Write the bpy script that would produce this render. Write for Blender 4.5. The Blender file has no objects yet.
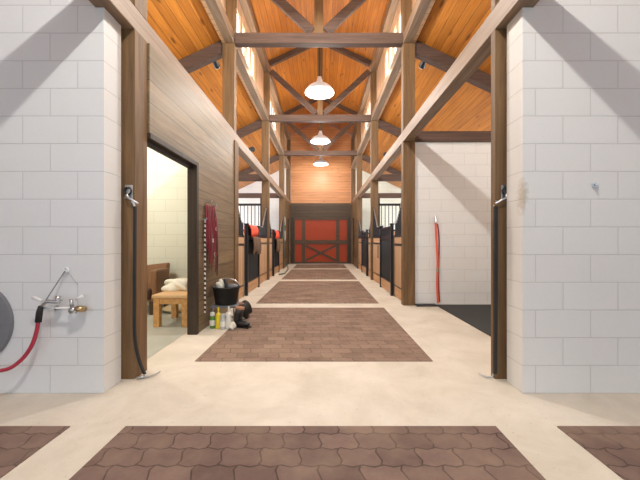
import bpy, bmesh, math, random
from mathutils import Vector, Matrix
random.seed(7)
PI = math.pi
SC = bpy.context.scene
COL = SC.collection

# ------------------------------------------------------------------ dimensions (metres); +Y runs down the aisle
XL, XR = -1.485, 1.375          # inner faces of the timber posts
XC = (XL + XR) / 2
PW = 0.2                        # post width
DEP = .14                       # post depth along the aisle
POSTS = [2.58, 5.50, 9.08, 12.73, 15.25]
RZ0, RZ1 = 2.78, 2.96           # rail
TZ0, TZ1 = 4.44, 4.62           # top plate and ties
XO = 5.25                       # outer walls
WY0, WY1 = 2.34, 2.54           # block walls either side of the aisle mouth
YB = -3.9                       # barn mouth behind
PITCH = 0.47
ENDY = 15.45

# ------------------------------------------------------------------ helpers
def tag(o, label=None, cat=None, group=None, kind=None):
    if label: o['label'] = label
    if cat: o['category'] = cat
    if group: o['group'] = group
    if kind: o['kind'] = kind
    return o

def empty(name, loc, label=None, cat=None, group=None, rz=0):
    o = bpy.data.objects.new(name, None); COL.objects.link(o)
    o.location = loc; o.rotation_euler = (0, 0, rz); o.empty_display_size = .1
    return tag(o, label, cat, group)

class MB:
    def __init__(s): s.bm = bmesh.new()
    def box(s, x0, x1, y0, y1, z0, z1):
        vs = [s.bm.verts.new((x, y, z)) for x in (x0, x1) for y in (y0, y1) for z in (z0, z1)]
        for f in ((0,1,3,2),(4,6,7,5),(0,4,5,1),(2,3,7,6),(0,2,6,4),(1,5,7,3)):
            s.bm.faces.new([vs[i] for i in f])
        return s
    def prism(s, pts, off):            # planar polygon (3D points) extruded by vector off
        off = Vector(off)
        a = [s.bm.verts.new(p) for p in pts]; b = [s.bm.verts.new(Vector(p) + off) for p in pts]
        n = len(pts)
        s.bm.faces.new(a); s.bm.faces.new(b[::-1])
        for i in range(n): s.bm.faces.new((a[i], b[i], b[(i+1) % n], a[(i+1) % n]))
        return s
    def tube(s, pts, r, seg=8, cap=True, close=False):
        pts = [Vector(p) for p in pts]; n = len(pts)
        rs = r if isinstance(r, (list, tuple)) else [r] * n
        rings = []; up = None
        for i, p in enumerate(pts):
            if close: t = pts[(i+1) % n] - pts[i-1]
            else: t = pts[min(i+1, n-1)] - pts[max(i-1, 0)]
            t.normalize()
            if up is None: up = Vector((0,0,1)) if abs(t.z) < .9 else Vector((1,0,0))
            a = t.cross(up)
            if a.length < 1e-4: a = t.orthogonal()
            a.normalize(); b = t.cross(a).normalized(); up = -b if False else up
            rings.append([s.bm.verts.new(p + (a*math.cos(2*PI*k/seg) + b*math.sin(2*PI*k/seg)) * rs[i]) for k in range(seg)])
        m = n if close else n-1
        for i in range(m):
            A, B = rings[i], rings[(i+1) % n]
            for k in range(seg): s.bm.faces.new((A[k], A[(k+1) % seg], B[(k+1) % seg], B[k]))
        if cap and not close:
            s.bm.faces.new(rings[0][::-1]); s.bm.faces.new(rings[-1])
        return s
    def lathe(s, prof, c=(0,0,0), seg=24):   # prof: (r, z)
        c = Vector(c); rings = []
        for r, z in prof:
            if r < 1e-5: rings.append([s.bm.verts.new(c + Vector((0,0,z)))])
            else: rings.append([s.bm.verts.new(c + Vector((r*math.cos(2*PI*k/seg), r*math.sin(2*PI*k/seg), z))) for k in range(seg)])
        for A, B in zip(rings, rings[1:]):
            for k in range(seg):
                k2 = (k+1) % seg
                if len(A) == 1 and len(B) == 1: continue
                if len(A) == 1: s.bm.faces.new((A[0], B[k2], B[k]))
                elif len(B) == 1: s.bm.faces.new((A[k], A[k2], B[0]))
                else: s.bm.faces.new((A[k], A[k2], B[k2], B[k]))
        return s
    def ribbon(s, pts, w, t=0.004):     # strip: pts centre line, w vector across, t vector thickness
        w = Vector(w) / 2; pts = [Vector(p) for p in pts]; t = Vector(t) if not isinstance(t, float) else Vector((t,0,0))
        rings = [[s.bm.verts.new(p + q) for q in (-w, w, w+t, -w+t)] for p in pts]
        for A, B in zip(rings, rings[1:]):
            for k in range(4): s.bm.faces.new((A[k], A[(k+1)%4], B[(k+1)%4], B[k]))
        s.bm.faces.new(rings[0][::-1]); s.bm.faces.new(rings[-1])
        return s
    def blob(s, c, r, sub=3, noise=0.0, seed=0, flat=None):
        rnd = random.Random(seed)
        ph = [(rnd.uniform(2,6), rnd.uniform(2,6), rnd.uniform(2,6), rnd.uniform(0,6)) for _ in range(5)]
        g = bmesh.ops.create_icosphere(s.bm, subdivisions=sub, radius=1)
        for v in g['verts']:
            p = v.co.copy()
            d = 1 + noise * sum(math.sin(a*p.x+b*p.y+q*p.z+e) for a,b,q,e in ph) / 3
            v.co = Vector((p.x*r[0]*d, p.y*r[1]*d, p.z*r[2]*d)) + Vector(c)
            if flat is not None and v.co.z < flat: v.co.z = flat
        return s
    def build(s, name, mat, parent=None, bevel=0, smooth=False, sub=0, loc=None):
        bmesh.ops.recalc_face_normals(s.bm, faces=s.bm.faces[:])
        if parent is not None and loc is None:     # drawn in world coordinates: move into the thing's own space
            r = parent
            while r.parent is not None: r = r.parent
            if r.type == 'EMPTY':
                mw = (Matrix.Translation(r.location) @ r.rotation_euler.to_matrix().to_4x4()).inverted()
                bmesh.ops.transform(s.bm, matrix=mw, verts=s.bm.verts[:])
        me = bpy.data.meshes.new(name)
        if loc is not None:
            bmesh.ops.translate(s.bm, verts=s.bm.verts[:], vec=-Vector(loc))
        s.bm.to_mesh(me); s.bm.free()
        for m in (mat if isinstance(mat, (list, tuple)) else [mat]): me.materials.append(m)
        if smooth:
            for p in me.polygons: p.use_smooth = True
        o = bpy.data.objects.new(name, me); COL.objects.link(o)
        if loc is not None: o.location = loc
        if parent is not None:
            o.parent = parent
        if bevel:
            b = o.modifiers.new('Bevel', 'BEVEL'); b.width = bevel; b.segments = 2; b.limit_method = 'ANGLE'
        if sub:
            b = o.modifiers.new('Subsurf', 'SUBSURF'); b.levels = b.render_levels = sub
        return o

def struct(mb, name, mat, label, cat, **k):
    return tag(mb.build(name, mat, **k), label, cat, kind='structure')

def copy_tree(o, parent=None, loc=None):
    c = o.copy(); COL.objects.link(c)
    if parent is not None: c.parent = parent
    if loc is not None: c.location = loc
    for ch in [q for q in bpy.data.objects if q.parent == o]:
        copy_tree(ch, c)
    return c

def arc(c, r, a0, a1, n, plane='yz'):
    out = []
    for i in range(n+1):
        a = math.radians(a0 + (a1-a0)*i/n); u, v = r*math.cos(a), r*math.sin(a)
        out.append((c[0], c[1]+u, c[2]+v) if plane == 'yz' else ((c[0]+u, c[1], c[2]+v) if plane == 'xz' else (c[0]+u, c[1]+v, c[2])))
    return out

def spline(pts, n=6):
    P = [Vector(p) for p in pts]; out = []
    for i in range(len(P)-1):
        p0, p1, p2, p3 = P[max(i-1,0)], P[i], P[i+1], P[min(i+2, len(P)-1)]
        for k in range(n):
            t = k/n
            out.append(.5*((2*p1)+(-p0+p2)*t+(2*p0-5*p1+4*p2-p3)*t*t+(-p0+3*p1-3*p2+p3)*t**3))
    out.append(P[-1]); return out

# ------------------------------------------------------------------ materials
class NT:
    def __init__(s, name):
        s.m = bpy.data.materials.new(name); s.m.use_nodes = True
        s.t = s.m.node_tree; s.t.nodes.clear()
        s.out = s.n('ShaderNodeOutputMaterial'); s.b = s.n('ShaderNodeBsdfPrincipled')
        s.l(s.b.outputs[0], s.out.inputs[0])
    def n(s, t, **k):
        q = s.t.nodes.new(t)
        for a, b in k.items(): setattr(q, a, b)
        return q
    def l(s, a, b): s.t.links.new(a, b)
    def math(s, op, a, b=None):
        q = s.n('ShaderNodeMath', operation=op)
        for i, v in enumerate((a, b)):
            if v is None: continue
            if isinstance(v, (int, float)): q.inputs[i].default_value = v
            else: s.l(v, q.inputs[i])
        return q.outputs[0]
    def ramp(s, f, stops):
        q = s.n('ShaderNodeValToRGB'); e = q.color_ramp.elements
        while len(e) < len(stops): e.new(.5)
        for i, (p, c) in enumerate(stops): e[i].position = p; e[i].color = (*c, 1)
        s.l(f, q.inputs[0]); return q.outputs[0]
    def mix(s, f, a, b, bt='MIX'):
        q = s.n('ShaderNodeMix', data_type='RGBA', blend_type=bt)
        for i, v in ((0, f), (6, a), (7, b)):
            if isinstance(v, (int, float)): q.inputs[i].default_value = v
            elif isinstance(v, tuple): q.inputs[i].default_value = (*v, 1)
            else: s.l(v, q.inputs[i])
        return q.outputs[2]
    def coord(s, scale=(1,1,1), loc=(0,0,0), rot=(0,0,0)):
        c = s.n('ShaderNodeTexCoord'); m = s.n('ShaderNodeMapping')
        m.inputs[1].default_value = loc; m.inputs[2].default_value = rot; m.inputs[3].default_value = scale
        s.l(c.outputs['Object'], m.inputs[0]); return m.outputs[0]
    def noise(s, vec, sc=5, det=4, rough=.6, dist=0):
        q = s.n('ShaderNodeTexNoise'); q.inputs['Scale'].default_value = sc; q.inputs['Detail'].default_value = det
        q.inputs['Roughness'].default_value = rough; q.inputs['Distortion'].default_value = dist
        s.l(vec, q.inputs['Vector']); return q.outputs['Fac']
    def bump(s, h, strength=.3, dist=.01):
        q = s.n('ShaderNodeBump'); q.inputs['Strength'].default_value = strength; q.inputs['Distance'].default_value = dist
        s.l(h, q.inputs['Height']); s.l(q.outputs[0], s.b.inputs['Normal'])
    def col(s, c):
        if isinstance(c, tuple): s.b.inputs['Base Color'].default_value = (*c, 1)
        else: s.l(c, s.b.inputs['Base Color'])
    def rough(s, r, metal=0):
        s.b.inputs['Roughness'].default_value = r; s.b.inputs['Metallic'].default_value = metal

def plain(name, c, r=.5, metal=0, var=.12, sc=30, bump=0):
    n = NT(name); f = n.noise(n.coord(), sc, 3)
    n.col(n.mix(f, tuple(v*(1-var) for v in c), tuple(min(1, v*(1+var)) for v in c)))
    n.rough(r, metal)
    if bump: n.bump(f, bump, .004)
    return n.m

def emit(name, c, st):
    n = NT(name); n.col(tuple(min(1,v) for v in c)); n.rough(.4)
    n.b.inputs['Emission Color'].default_value = (*c, 1); n.b.inputs['Emission Strength'].default_value = st
    return n.m

def wood(name, dark, light, axis, board=None, gap=None, knots=0, rough=.55, tilt=None, gs=1.0, grain=1.0):
    """axis: grain direction 'x','y','z'; board=(axis across boards, width)"""
    n = NT(name)
    s = {'x': (1.2, 22, 22), 'y': (22, 1.2, 22), 'z': (22, 22, 1.2)}[axis]
    s = tuple(v*gs for v in s)
    tc = n.n('ShaderNodeTexCoord'); sep = n.n('ShaderNodeSeparateXYZ'); n.l(tc.outputs['Object'], sep.inputs[0])
    oi = n.n('ShaderNodeObjectInfo')
    vec = n.coord(s)
    if board:
        ax, w = board
        src = sep.outputs['XYZ'.index(ax.upper())]
        q = n.math('DIVIDE', src, w); idx = n.math('FLOOR', q); fr = n.math('FRACT', q)
        wn = n.n('ShaderNodeTexWhiteNoise', noise_dimensions='1D'); n.l(idx, wn.inputs['W'])
        add = n.n('ShaderNodeVectorMath', operation='ADD'); n.l(vec, add.inputs[0])
        sc = n.n('ShaderNodeVectorMath', operation='SCALE'); n.l(wn.outputs['Color'], sc.inputs[0]); sc.inputs['Scale'].default_value = 37
        n.l(sc.outputs[0], add.inputs[1]); vec = add.outputs[0]
    else:
        add = n.n('ShaderNodeVectorMath', operation='ADD'); n.l(vec, add.inputs[0])
        n.l(n.math('MULTIPLY', oi.outputs['Random'], 50), add.inputs[1]); vec = add.outputs[0]
    f = n.noise(vec, 1, 6, .62, .6)
    f2 = n.noise(n.coord((.9,.9,.9)), 1.6, 3)
    d = tuple(dark); l = tuple(light)
    lo = .5-.22*grain; hi = .5+.22*grain if grain>.7 else .72
    c = n.ramp(f, [(.3, d), (.7, l)])
    c = n.mix(n.math('MULTIPLY', f2, .45), c, tuple((a+b)*.38 for a, b in zip(d, l)))
    if board:
        c = n.mix(n.math('MULTIPLY', wn.outputs['Value'], .38), c, tuple(v*.62 for v in d))
    if knots:
        v = n.n('ShaderNodeTexVoronoi'); v.inputs['Scale'].default_value = 1
        ks = {'x': (1.6,6,6), 'y': (6,1.6,6), 'z': (6,6,1.6)}[axis]
        n.l(n.coord(ks), v.inputs['Vector'])
        k = n.ramp(v.outputs['Distance'], [(.09, (1,1,1)), (.17, (0,0,0))])
        c = n.mix(n.math('MULTIPLY', k, knots), c, tuple(v*.3 for v in d))
    if board:
        g = gap or .05
        e = n.math('LESS_THAN', n.math('ABSOLUTE', n.math('SUBTRACT', fr, .5)), .5-g/2)
        c = n.mix(e, tuple(v*.25 for v in d), c)
        h = n.math('ADD', n.math('MULTIPLY', e, 1.0), n.math('MULTIPLY', f, .25))
        n.bump(h, .5, .006)
    else: n.bump(f, .25, .004)
    n.col(c); n.rough(rough)
    return n.m

def block(name, base, shift=(0,0), width=.396, height=.1995, joint=.8, warm=0.0, stain=0, offset=.5):
    n = NT(name)
    tc = n.n('ShaderNodeTexCoord'); sep = n.n('ShaderNodeSeparateXYZ'); n.l(tc.outputs['Object'], sep.inputs[0])
    ge = n.n('ShaderNodeNewGeometry'); sn = n.n('ShaderNodeSeparateXYZ'); n.l(ge.outputs['Normal'], sn.inputs[0])
    side = n.math('GREATER_THAN', n.math('ABSOLUTE', sn.outputs[0]), .5)
    u1 = n.math('ADD', sep.outputs[0], shift[0])
    u2 = n.math('ADD', n.math('MULTIPLY', sep.outputs[1], .45), .03)
    mx = n.n('ShaderNodeMix', data_type='FLOAT'); n.l(side, mx.inputs[0]); n.l(u1, mx.inputs[2]); n.l(u2, mx.inputs[3])
    cb = n.n('ShaderNodeCombineXYZ'); n.l(mx.outputs[0], cb.inputs[0]); n.l(n.math('ADD', sep.outputs[2], shift[1]), cb.inputs[1])
    br = n.n('ShaderNodeTexBrick'); n.l(cb.outputs[0], br.inputs['Vector'])
    br.offset = offset; br.squash = 1
    for k, v in (('Scale',1),('Mortar Size',.0045),('Mortar Smooth',.5),('Brick Width',width),('Row Height',height),('Bias',0)): br.inputs[k].default_value = v
    br.inputs['Color1'].default_value = (*[v*.985 for v in base],1); br.inputs['Color2'].default_value = (*base,1)
    br.inputs['Mortar'].default_value = (*[v*joint for v in base],1)
    vec = n.coord()
    f = n.noise(vec, 60, 4, .7); g = n.noise(vec, 1.7, 4)
    c = n.mix(n.math('MULTIPLY', f, .14), br.outputs['Color'], tuple(v*.6 for v in base))
    c = n.mix(n.math('MULTIPLY', n.ramp(g, [(.45,(0,0,0)),(.75,(1,1,1))]), .16), c, (base[0]*.85, base[1]*.8, base[2]*.68))
    if stain:     # rusty scuff on the arris of the wall
        sm = n.n('ShaderNodeVectorMath', operation='DISTANCE'); n.l(n.coord((1.6,1,.55)), sm.inputs[0]); sm.inputs[1].default_value = stain
        k = n.ramp(n.math('ADD', sm.outputs['Value'], n.math('MULTIPLY', n.noise(vec, 40, 3), .12)), [(.085,(1,1,1)),(.14,(0,0,0))])
        c = n.mix(n.math('MULTIPLY', k, .55), c, (.42,.33,.2))
    n.col(c); n.rough(.75)
    h = n.math('ADD', n.math('MULTIPLY', br.outputs['Fac'], -1.0), n.math('MULTIPLY', f, .35))
    n.bump(h, .45, .005)
    return n.m

def concrete(name, a, b, spots=.5):
    n = NT(name); v = n.coord()
    f = n.noise(v, 2.2, 6, .65, .4); g = n.noise(v, 90, 3, .7); h = n.noise(v, .8, 3)
    c = n.ramp(f, [(.3, a), (.62, b)])
    c = n.mix(n.math('MULTIPLY', g, .25), c, tuple(q*.62 for q in a))
    k = n.ramp(n.noise(v, 7, 3, .5, .8), [(.66,(0,0,0)),(.74,(1,1,1))])
    c = n.mix(n.math('MULTIPLY', k, .22*spots), c, (.34,.22,.11))
    c = n.mix(n.math('MULTIPLY', n.ramp(h, [(.5,(0,0,0)),(.7,(1,1,1))]), .25), c, tuple(q*.78 for q in a))
    pit = n.ramp(n.noise(v, 38, 2, .5), [(.27,(1,1,1)),(.33,(0,0,0))])
    c = n.mix(n.math('MULTIPLY', pit, .4*spots+.1), c, tuple(q*.45 for q in a))
    n.col(c); n.rough(.62); n.bump(g, .2, .003)
    return n.m

def pavers(name, a, b, mort, tw=.2, th=.132):
    n = NT(name)
    tc = n.n('ShaderNodeTexCoord'); sep = n.n('ShaderNodeSeparateXYZ'); n.l(tc.outputs['Object'], sep.inputs[0])
    x, y = sep.outputs[0], sep.outputs[1]
    tri = n.math('PINGPONG', n.math('ADD', y, 10), th/2)                   # toothed joints of interlocking blocks
    tri2 = n.math('PINGPONG', n.math('ADD', x, 10), tw/4)
    xs = n.math('ADD', x, n.math('MULTIPLY', tri, .34)); ys = n.math('ADD', y, n.math('MULTIPLY', tri2, .3))
    cb = n.n('ShaderNodeCombineXYZ'); n.l(xs, cb.inputs[0]); n.l(ys, cb.inputs[1])
    br = n.n('ShaderNodeTexBrick'); n.l(cb.outputs[0], br.inputs['Vector'])
    for k, v in (('Scale',1),('Mortar Size',.005),('Mortar Smooth',.35),('Brick Width',tw),('Row Height',th),('Bias',0)): br.inputs[k].default_value = v
    br.inputs['Color1'].default_value = (*a,1); br.inputs['Color2'].default_value = (*b,1); br.inputs['Mortar'].default_value = (*mort,1)
    v = n.coord(); f = n.noise(v, 70, 4, .75); g = n.noise(v, 3, 4)
    c = n.mix(n.math('MULTIPLY', f, .55), br.outputs['Color'], tuple(q*.5 for q in a))
    c = n.mix(n.math('MULTIPLY', n.ramp(g, [(.4,(0,0,0)),(.7,(1,1,1))]), .35), c, (.42,.31,.22))
    n.col(c); n.rough(.8)
    n.bump(n.math('ADD', n.math('MULTIPLY', br.outputs['Fac'], -1.0), n.math('MULTIPLY', f, .5)), .6, .006)
    return n.m

M = {}
M['block_l'] = block('painted_block_left', (.78,.79,.79), shift=(1.958+.396*10.5, 0))
M['block_r'] = block('painted_block_right', (.79,.785,.765), shift=(-1.537+.396*10.5, 0), stain=(1.444*1.6, 2.34, 1.42*.55))
M['block_w'] = block('painted_block_white', (.84,.84,.83), shift=(.1+4,0))
M['block_c'] = block('painted_block_cream', (.80,.83,.72), shift=(.05+4,0))
M['timber_z'] = wood('brown_timber_upright', (.085,.045,.017), (.26,.145,.06), 'z', rough=.65)
M['timber_x'] = wood('brown_timber_cross', (.048,.026,.018), (.14,.082,.06), 'x', rough=.7)
M['timber_y'] = wood('brown_timber_long', (.15,.092,.055), (.36,.25,.165), 'y')
M['plank_y'] = wood('grey_brown_planks', (.12,.075,.034), (.32,.225,.12), 'y', rough=.5, board=('z', .19), gap=.03)
M['plank_hdr'] = wood('dark_brown_planks', (.045,.025,.012), (.14,.085,.042), 'x', board=('z', .17), gap=.05)
M['dark_frame'] = wood('very_dark_brown_timber', (.018,.011,.006), (.06,.036,.02), 'z')
M['dark_frame_x'] = wood('dark_brown_trim', (.05,.028,.014), (.13,.075,.04), 'x')
M['pine_y'] = wood('orange_pine_boards_long', (.40,.12,.014), (.76,.31,.05), 'y', board=('x', .125), gap=.045, knots=.75, rough=.45)
M['pine_x'] = wood('orange_pine_boards_cross', (.56,.22,.075), (.84,.41,.18), 'x', board=('z', .13), gap=.05, knots=.4, rough=.45)
M['pine_z'] = wood('pale_pine_boards_upright', (.62,.36,.19), (.88,.62,.4), 'z', board=('y', .13), gap=.05, knots=.2, rough=.5)
M['stall_z'] = wood('tan_stall_boards', (.56,.34,.18), (.84,.57,.35), 'z', board=('y', .11), gap=.045, rough=.5)
M['stall_y'] = wood('tan_stall_trim', (.5,.28,.13), (.74,.47,.26), 'y')
M['red'] = plain('red_orange_paint', (.40,.042,.004), .55, var=.16, sc=6)
M['brace'] = wood('door_trim_brown', (.07,.035,.014), (.17,.09,.04), 'x')
M['black'] = plain('black_powder_coat', (.012,.014,.018), .35)
M['black_mesh'] = plain('black_door_sheet', (.008,.014,.018), .75, var=.3)
M['rubber'] = plain('black_rubber', (.012,.012,.012), .6, bump=.3)
M['steel'] = plain('galvanised_steel', (.55,.56,.58), .32, 1, sc=60)
M['white_metal'] = plain('white_enamel', (.86,.87,.86), .3)
M['shade'] = plain('brushed_aluminium_shade', (.72,.76,.82), .3, .25, sc=80)
M['brass'] = plain('worn_brass', (.5,.36,.2), .4, 1)
M['hose'] = plain('red_rubber_hose', (.42,.03,.06), .4)
M['green_hose'] = plain('dark_green_hose', (.05,.10,.07), .4)
M['orange_strap'] = plain('red_orange_webbing', (.78,.15,.08), .6, bump=.3)
M['halter_red'] = plain('dark_red_webbing', (.22,.012,.028), .65, bump=.4, var=.4)
M['white_cloth'] = plain('white_cotton', (.84,.83,.72), .8, bump=.5)
M['bench'] = wood('orange_oak', (.50,.24,.07), (.80,.46,.17), 'y')
M['bench_top'] = plain('tan_seat_pad', (.72,.47,.24), .6)
M['leather'] = plain('brown_leather', (.23,.11,.045), .45, bump=.3)
M['leather_dark'] = plain('dark_brown_leather', (.06,.03,.015), .5, bump=.3)
M['beige'] = plain('beige_cushion_cloth', (.62,.5,.31), .8, bump=.3)
M['blanket_red'] = plain('orange_red_blanket', (.86,.09,.035), .7, bump=.5)
M['blanket_brown'] = plain('brown_wool', (.16,.095,.055), .85, bump=.8, var=.5)
M['plastic_green'] = plain('green_can_paint', (.10,.26,.03), .35)
M['plastic_yellow'] = plain('yellow_plastic', (.80,.62,.03), .35)
M['plastic_grey'] = plain('pale_grey_can', (.55,.58,.6), .3, .3)
M['plastic_white'] = plain('white_plastic', (.8,.78,.72), .35)
M['boot'] = plain('black_boot_leather', (.02,.018,.018), .38, bump=.2)
M['boot_tan'] = plain('tan_boot_lining', (.34,.16,.08), .7)
M['grey_plastic'] = plain('grey_plastic', (.2,.205,.22), .5)
M['paper'] = plain('white_paper', (.85,.84,.8), .7, var=.03)
n = NT('black_and_white_rope'); sp = n.n('ShaderNodeSeparateXYZ'); n.l(n.coord(), sp.inputs[0])
fr_ = n.math('FRACT', n.math('ADD', n.math('MULTIPLY', sp.outputs[2], 17), n.math('MULTIPLY', sp.outputs[1], 12)))
n.col(n.mix(n.math('GREATER_THAN', fr_, .5), (.02,.02,.02), (.75,.73,.68))); n.rough(.8); M['rope'] = n.m
M['mat'] = plain('black_rubber_matting', (.028,.03,.032), .7, bump=.6, var=.4, sc=40)
M['conc'] = concrete('cream_concrete', (.62,.57,.475), (.78,.735,.64))
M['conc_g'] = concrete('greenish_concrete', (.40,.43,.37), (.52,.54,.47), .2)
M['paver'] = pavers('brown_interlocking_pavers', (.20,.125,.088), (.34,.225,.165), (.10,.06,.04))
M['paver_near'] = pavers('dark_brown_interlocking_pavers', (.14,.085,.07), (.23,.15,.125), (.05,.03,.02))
M['bulb'] = emit('glowing_white_diffuser', (1, .95, .88), 6)
M['spot'] = emit('glowing_warm_lens', (1, .88, .68), 40)
M['pane'] = emit('frosted_daylight_glass', (.86,.93,1), 1.6)
M['pane_fill'] = emit('added_daylight_glass', (.80,.90,1), 20.0)  # glow for the unseen windows added along the stalls

# ------------------------------------------------------------------ camera
cam = bpy.data.cameras.new('camera'); co = bpy.data.objects.new('camera', cam); COL.objects.link(co)
co.location = (0, 0, 1.1); co.rotation_euler = (PI/2, 0, 0)
cam.sensor_width = 36; cam.lens = 325*36/640; cam.shift_x = -2/640; cam.shift_y = .5/640; cam.clip_start = .05
SC.camera = co

# ------------------------------------------------------------------ floor
f = MB(); f.box(-XO-.2, XO+.2, YB, ENDY+.2, -.15, 0)
struct(f, 'floor', M['conc'], 'cream concrete floor running the length of the barn aisle', 'floor')
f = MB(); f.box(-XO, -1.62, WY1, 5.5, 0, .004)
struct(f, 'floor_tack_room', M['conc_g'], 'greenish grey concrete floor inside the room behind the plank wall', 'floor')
pv = [
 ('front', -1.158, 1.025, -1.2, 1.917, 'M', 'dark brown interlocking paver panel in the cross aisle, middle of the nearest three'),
 ('a', -1.155, 1.008, 2.954, 5.296, 'P', 'large brown paver panel filling the first bay, beside the room doorway'),
 ('b', -1.15, .99, 5.675, 8.75, 'P', 'brown paver panel in the second bay, between the nearest stall doors'),
 ('c', -1.15, .99, 9.17, 12.35, 'P', 'brown paver panel in the third bay of the aisle'),
 ('d', -1.15, .99, 12.8, 14.95, 'P', 'farthest brown paver panel, just in front of the red barn door'),
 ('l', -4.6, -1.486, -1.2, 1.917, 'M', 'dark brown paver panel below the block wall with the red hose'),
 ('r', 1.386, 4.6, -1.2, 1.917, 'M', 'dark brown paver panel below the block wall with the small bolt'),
]
for k, x0, x1, y0, y1, m, lab in pv:
    b = MB(); b.box(x0, x1, y0, y1, 0, .006)
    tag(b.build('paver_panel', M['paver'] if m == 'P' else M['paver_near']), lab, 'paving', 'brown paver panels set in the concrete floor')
b = MB(); b.box(1.93, XO-.02, WY1+.02, 5.53, 0, .012)
tag(b.build('rubber_floor_mat', M['mat']), 'black rubber floor mat in the open bay below the white block wall', 'floor mat')

# ------------------------------------------------------------------ block walls
def roofz(x): return 4.60 - PITCH*(abs(x - XC) - 1.5)
def gable_wall(xa, xb, y0, y1, zb=0):
    return MB().prism([(xa, y0, zb), (xb, y0, zb), (xb, y0, roofz(xb)), (xa, y0, roofz(xa))], (0, y1-y0, 0))
def aisle_mouth(side, xi, mat, name, label):
    m = MB(); s = side
    xn = (XR+.152) if s > 0 else (XL-.152)
    a, b_ = sorted((xi, xn)); m.box(a, b_, WY0, WY1, 0, RZ0-.002)
    m.box(a, b_, WY0, WY1, RZ1+.002, TZ0-.002)
    xo = s*XO
    m.prism([(xn, WY0, 0), (xo, WY0, 0), (xo, WY0, roofz(xo)-.03), (xn, WY0, roofz(xn)-.03)], (0, WY1-WY0, 0))
    struct(m, name, mat, label, 'wall')
aisle_mouth(-1, -1.57, M['block_l'], 'wall_left', 'white painted block wall with the faucet and red hose')
aisle_mouth(1, 1.444, M['block_r'], 'wall_right', 'white painted block wall with a single small bolt')
struct(MB().box(XR+PW+.002, XO, 5.56, 5.72, 0, RZ0), 'wall_wash_bay', M['block_w'], 'white block wall at the back of the open bay, red strap hanging on it', 'wall')
struct(MB().box(-XO, XL-PW-.002, 5.53, 5.70, 0, RZ0), 'wall_tack_room', M['block_c'], 'cream block wall inside the room behind the plank wall', 'wall')
struct(gable_wall(-XO, XL-PW-.002, 15.27, 15.44), 'wall_stall_end_left', M['block_w'], 'bluish white block wall closing the stalls on the blanket side', 'wall')
struct(gable_wall(XR+PW+.002, XO, 15.27, 15.44), 'wall_stall_end_right', M['block_c'], 'creamy white block wall closing the stalls opposite the blankets', 'wall')
for s, nm in ((-1, 'wall_outer_left'), (1, 'wall_outer_right')):
    a, b_ = sorted((s*XO, s*(XO+.2)))
    struct(MB().box(a, b_, YB, ENDY, 0, roofz(s*XO)-.03), nm, M['block_w'], 'white block outer wall of the barn, ' + ('blanket side' if s < 0 else 'open bay side'), 'wall')

# ------------------------------------------------------------------ ceilings
def slope(xa, za, xb, zb, t=.05):
    return MB().prism([(xa, YB, za), (xb, YB, zb), (xb, YB, zb+t), (xa, YB, za+t)], (0, ENDY+.2-YB, 0))
for s, nm, lab in ((-1, 'ceiling_low_left', 'knotty orange pine ceiling sloping over the plank walled side'), (1, 'ceiling_low_right', 'knotty orange pine ceiling sloping over the open bay side')):
    xi = XC + s*1.60; xo = s*(XO+.35)
    struct(slope(xi, roofz(xi), xo, roofz(xo)), nm, M['pine_y'], lab, 'ceiling')
EZ = 6.18
for s, nm, lab in ((-1, 'ceiling_high_left', 'orange pine ceiling of the raised roof, slope above the blanket side'), (1, 'ceiling_high_right', 'orange pine ceiling of the raised roof, slope above the open bay side')):
    struct(slope(XC + s*1.95, EZ-.05-PITCH*.5, XC, EZ-.05+PITCH*1.45), nm, M['pine_y'], lab, 'ceiling')

# ------------------------------------------------------------------ clerestory walls, windows
wn = 0
BAYS = list(zip([-1.3]+POSTS[:-1], POSTS))
for s in (-1, 1):
    xi = (XR+.152) if s > 0 else (XL-.152); xo = xi + s*.06
    a, b_ = sorted((xi, xo))
    m = MB(); y = YB
    m_z0, m_z1, wz0, wz1 = TZ0+.02, 6.12, 4.74, 5.6
    holes = []
    for (p, q) in BAYS[1:]:
        L = q - p; c = (p+q)/2+.1
        holes += [(p+.7, q-1.2)]
    for h0, h1 in holes:
        m.box(a, b_, y, h0, m_z0, m_z1); m.box(a, b_, h0, h1, m_z0, wz0); m.box(a, b_, h0, h1, wz1, m_z1); y = h1
    m.box(a, b_, y, ENDY, m_z0, m_z1)
    struct(m, 'wall_clerestory_' + ('left' if s < 0 else 'right'), M['pine_z'], 'pale pine board wall of the raised roof, ' + ('above the plank wall side' if s < 0 else 'above the open bay side'), 'wall')
    for h0, h1 in holes:
        wn += 1
        fr = MB(); t = .035
        fr.box(a, b_, h0, h0+t, wz0, wz1); fr.box(a, b_, h1-t, h1, wz0, wz1)
        fr.box(a, b_, h0+t, h1-t, wz0, wz0+t); fr.box(a, b_, h0+t, h1-t, wz1-t, wz1)
        xm = (a+b_)/2
        for k in (1, 2, 3):
            yy = h0+(h1-h0)*k/4; fr.box(a, b_, yy-.075, yy+.075, wz0+t, wz1-t)
        bay = [i for i, (p, q) in enumerate(BAYS) if p < h0 < q][0]
        #half = 'near' if h0 < sum(BAYS[bay])/2 else 'far'
        w = struct(fr, 'window_%d' % wn, M['pine_z'], 'high window with pale wooden mullions, bay %s from the front, over the %s side' % (['zero','one','two','three','four'][bay], 'plank wall' if s < 0 else 'open bay'), 'window')
        MB().box(xm-.006 + s*.01, xm+.006 + s*.01, h0+t, h1-t, wz0+t, wz1-t).build('pane', M['pane'], w)

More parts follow.
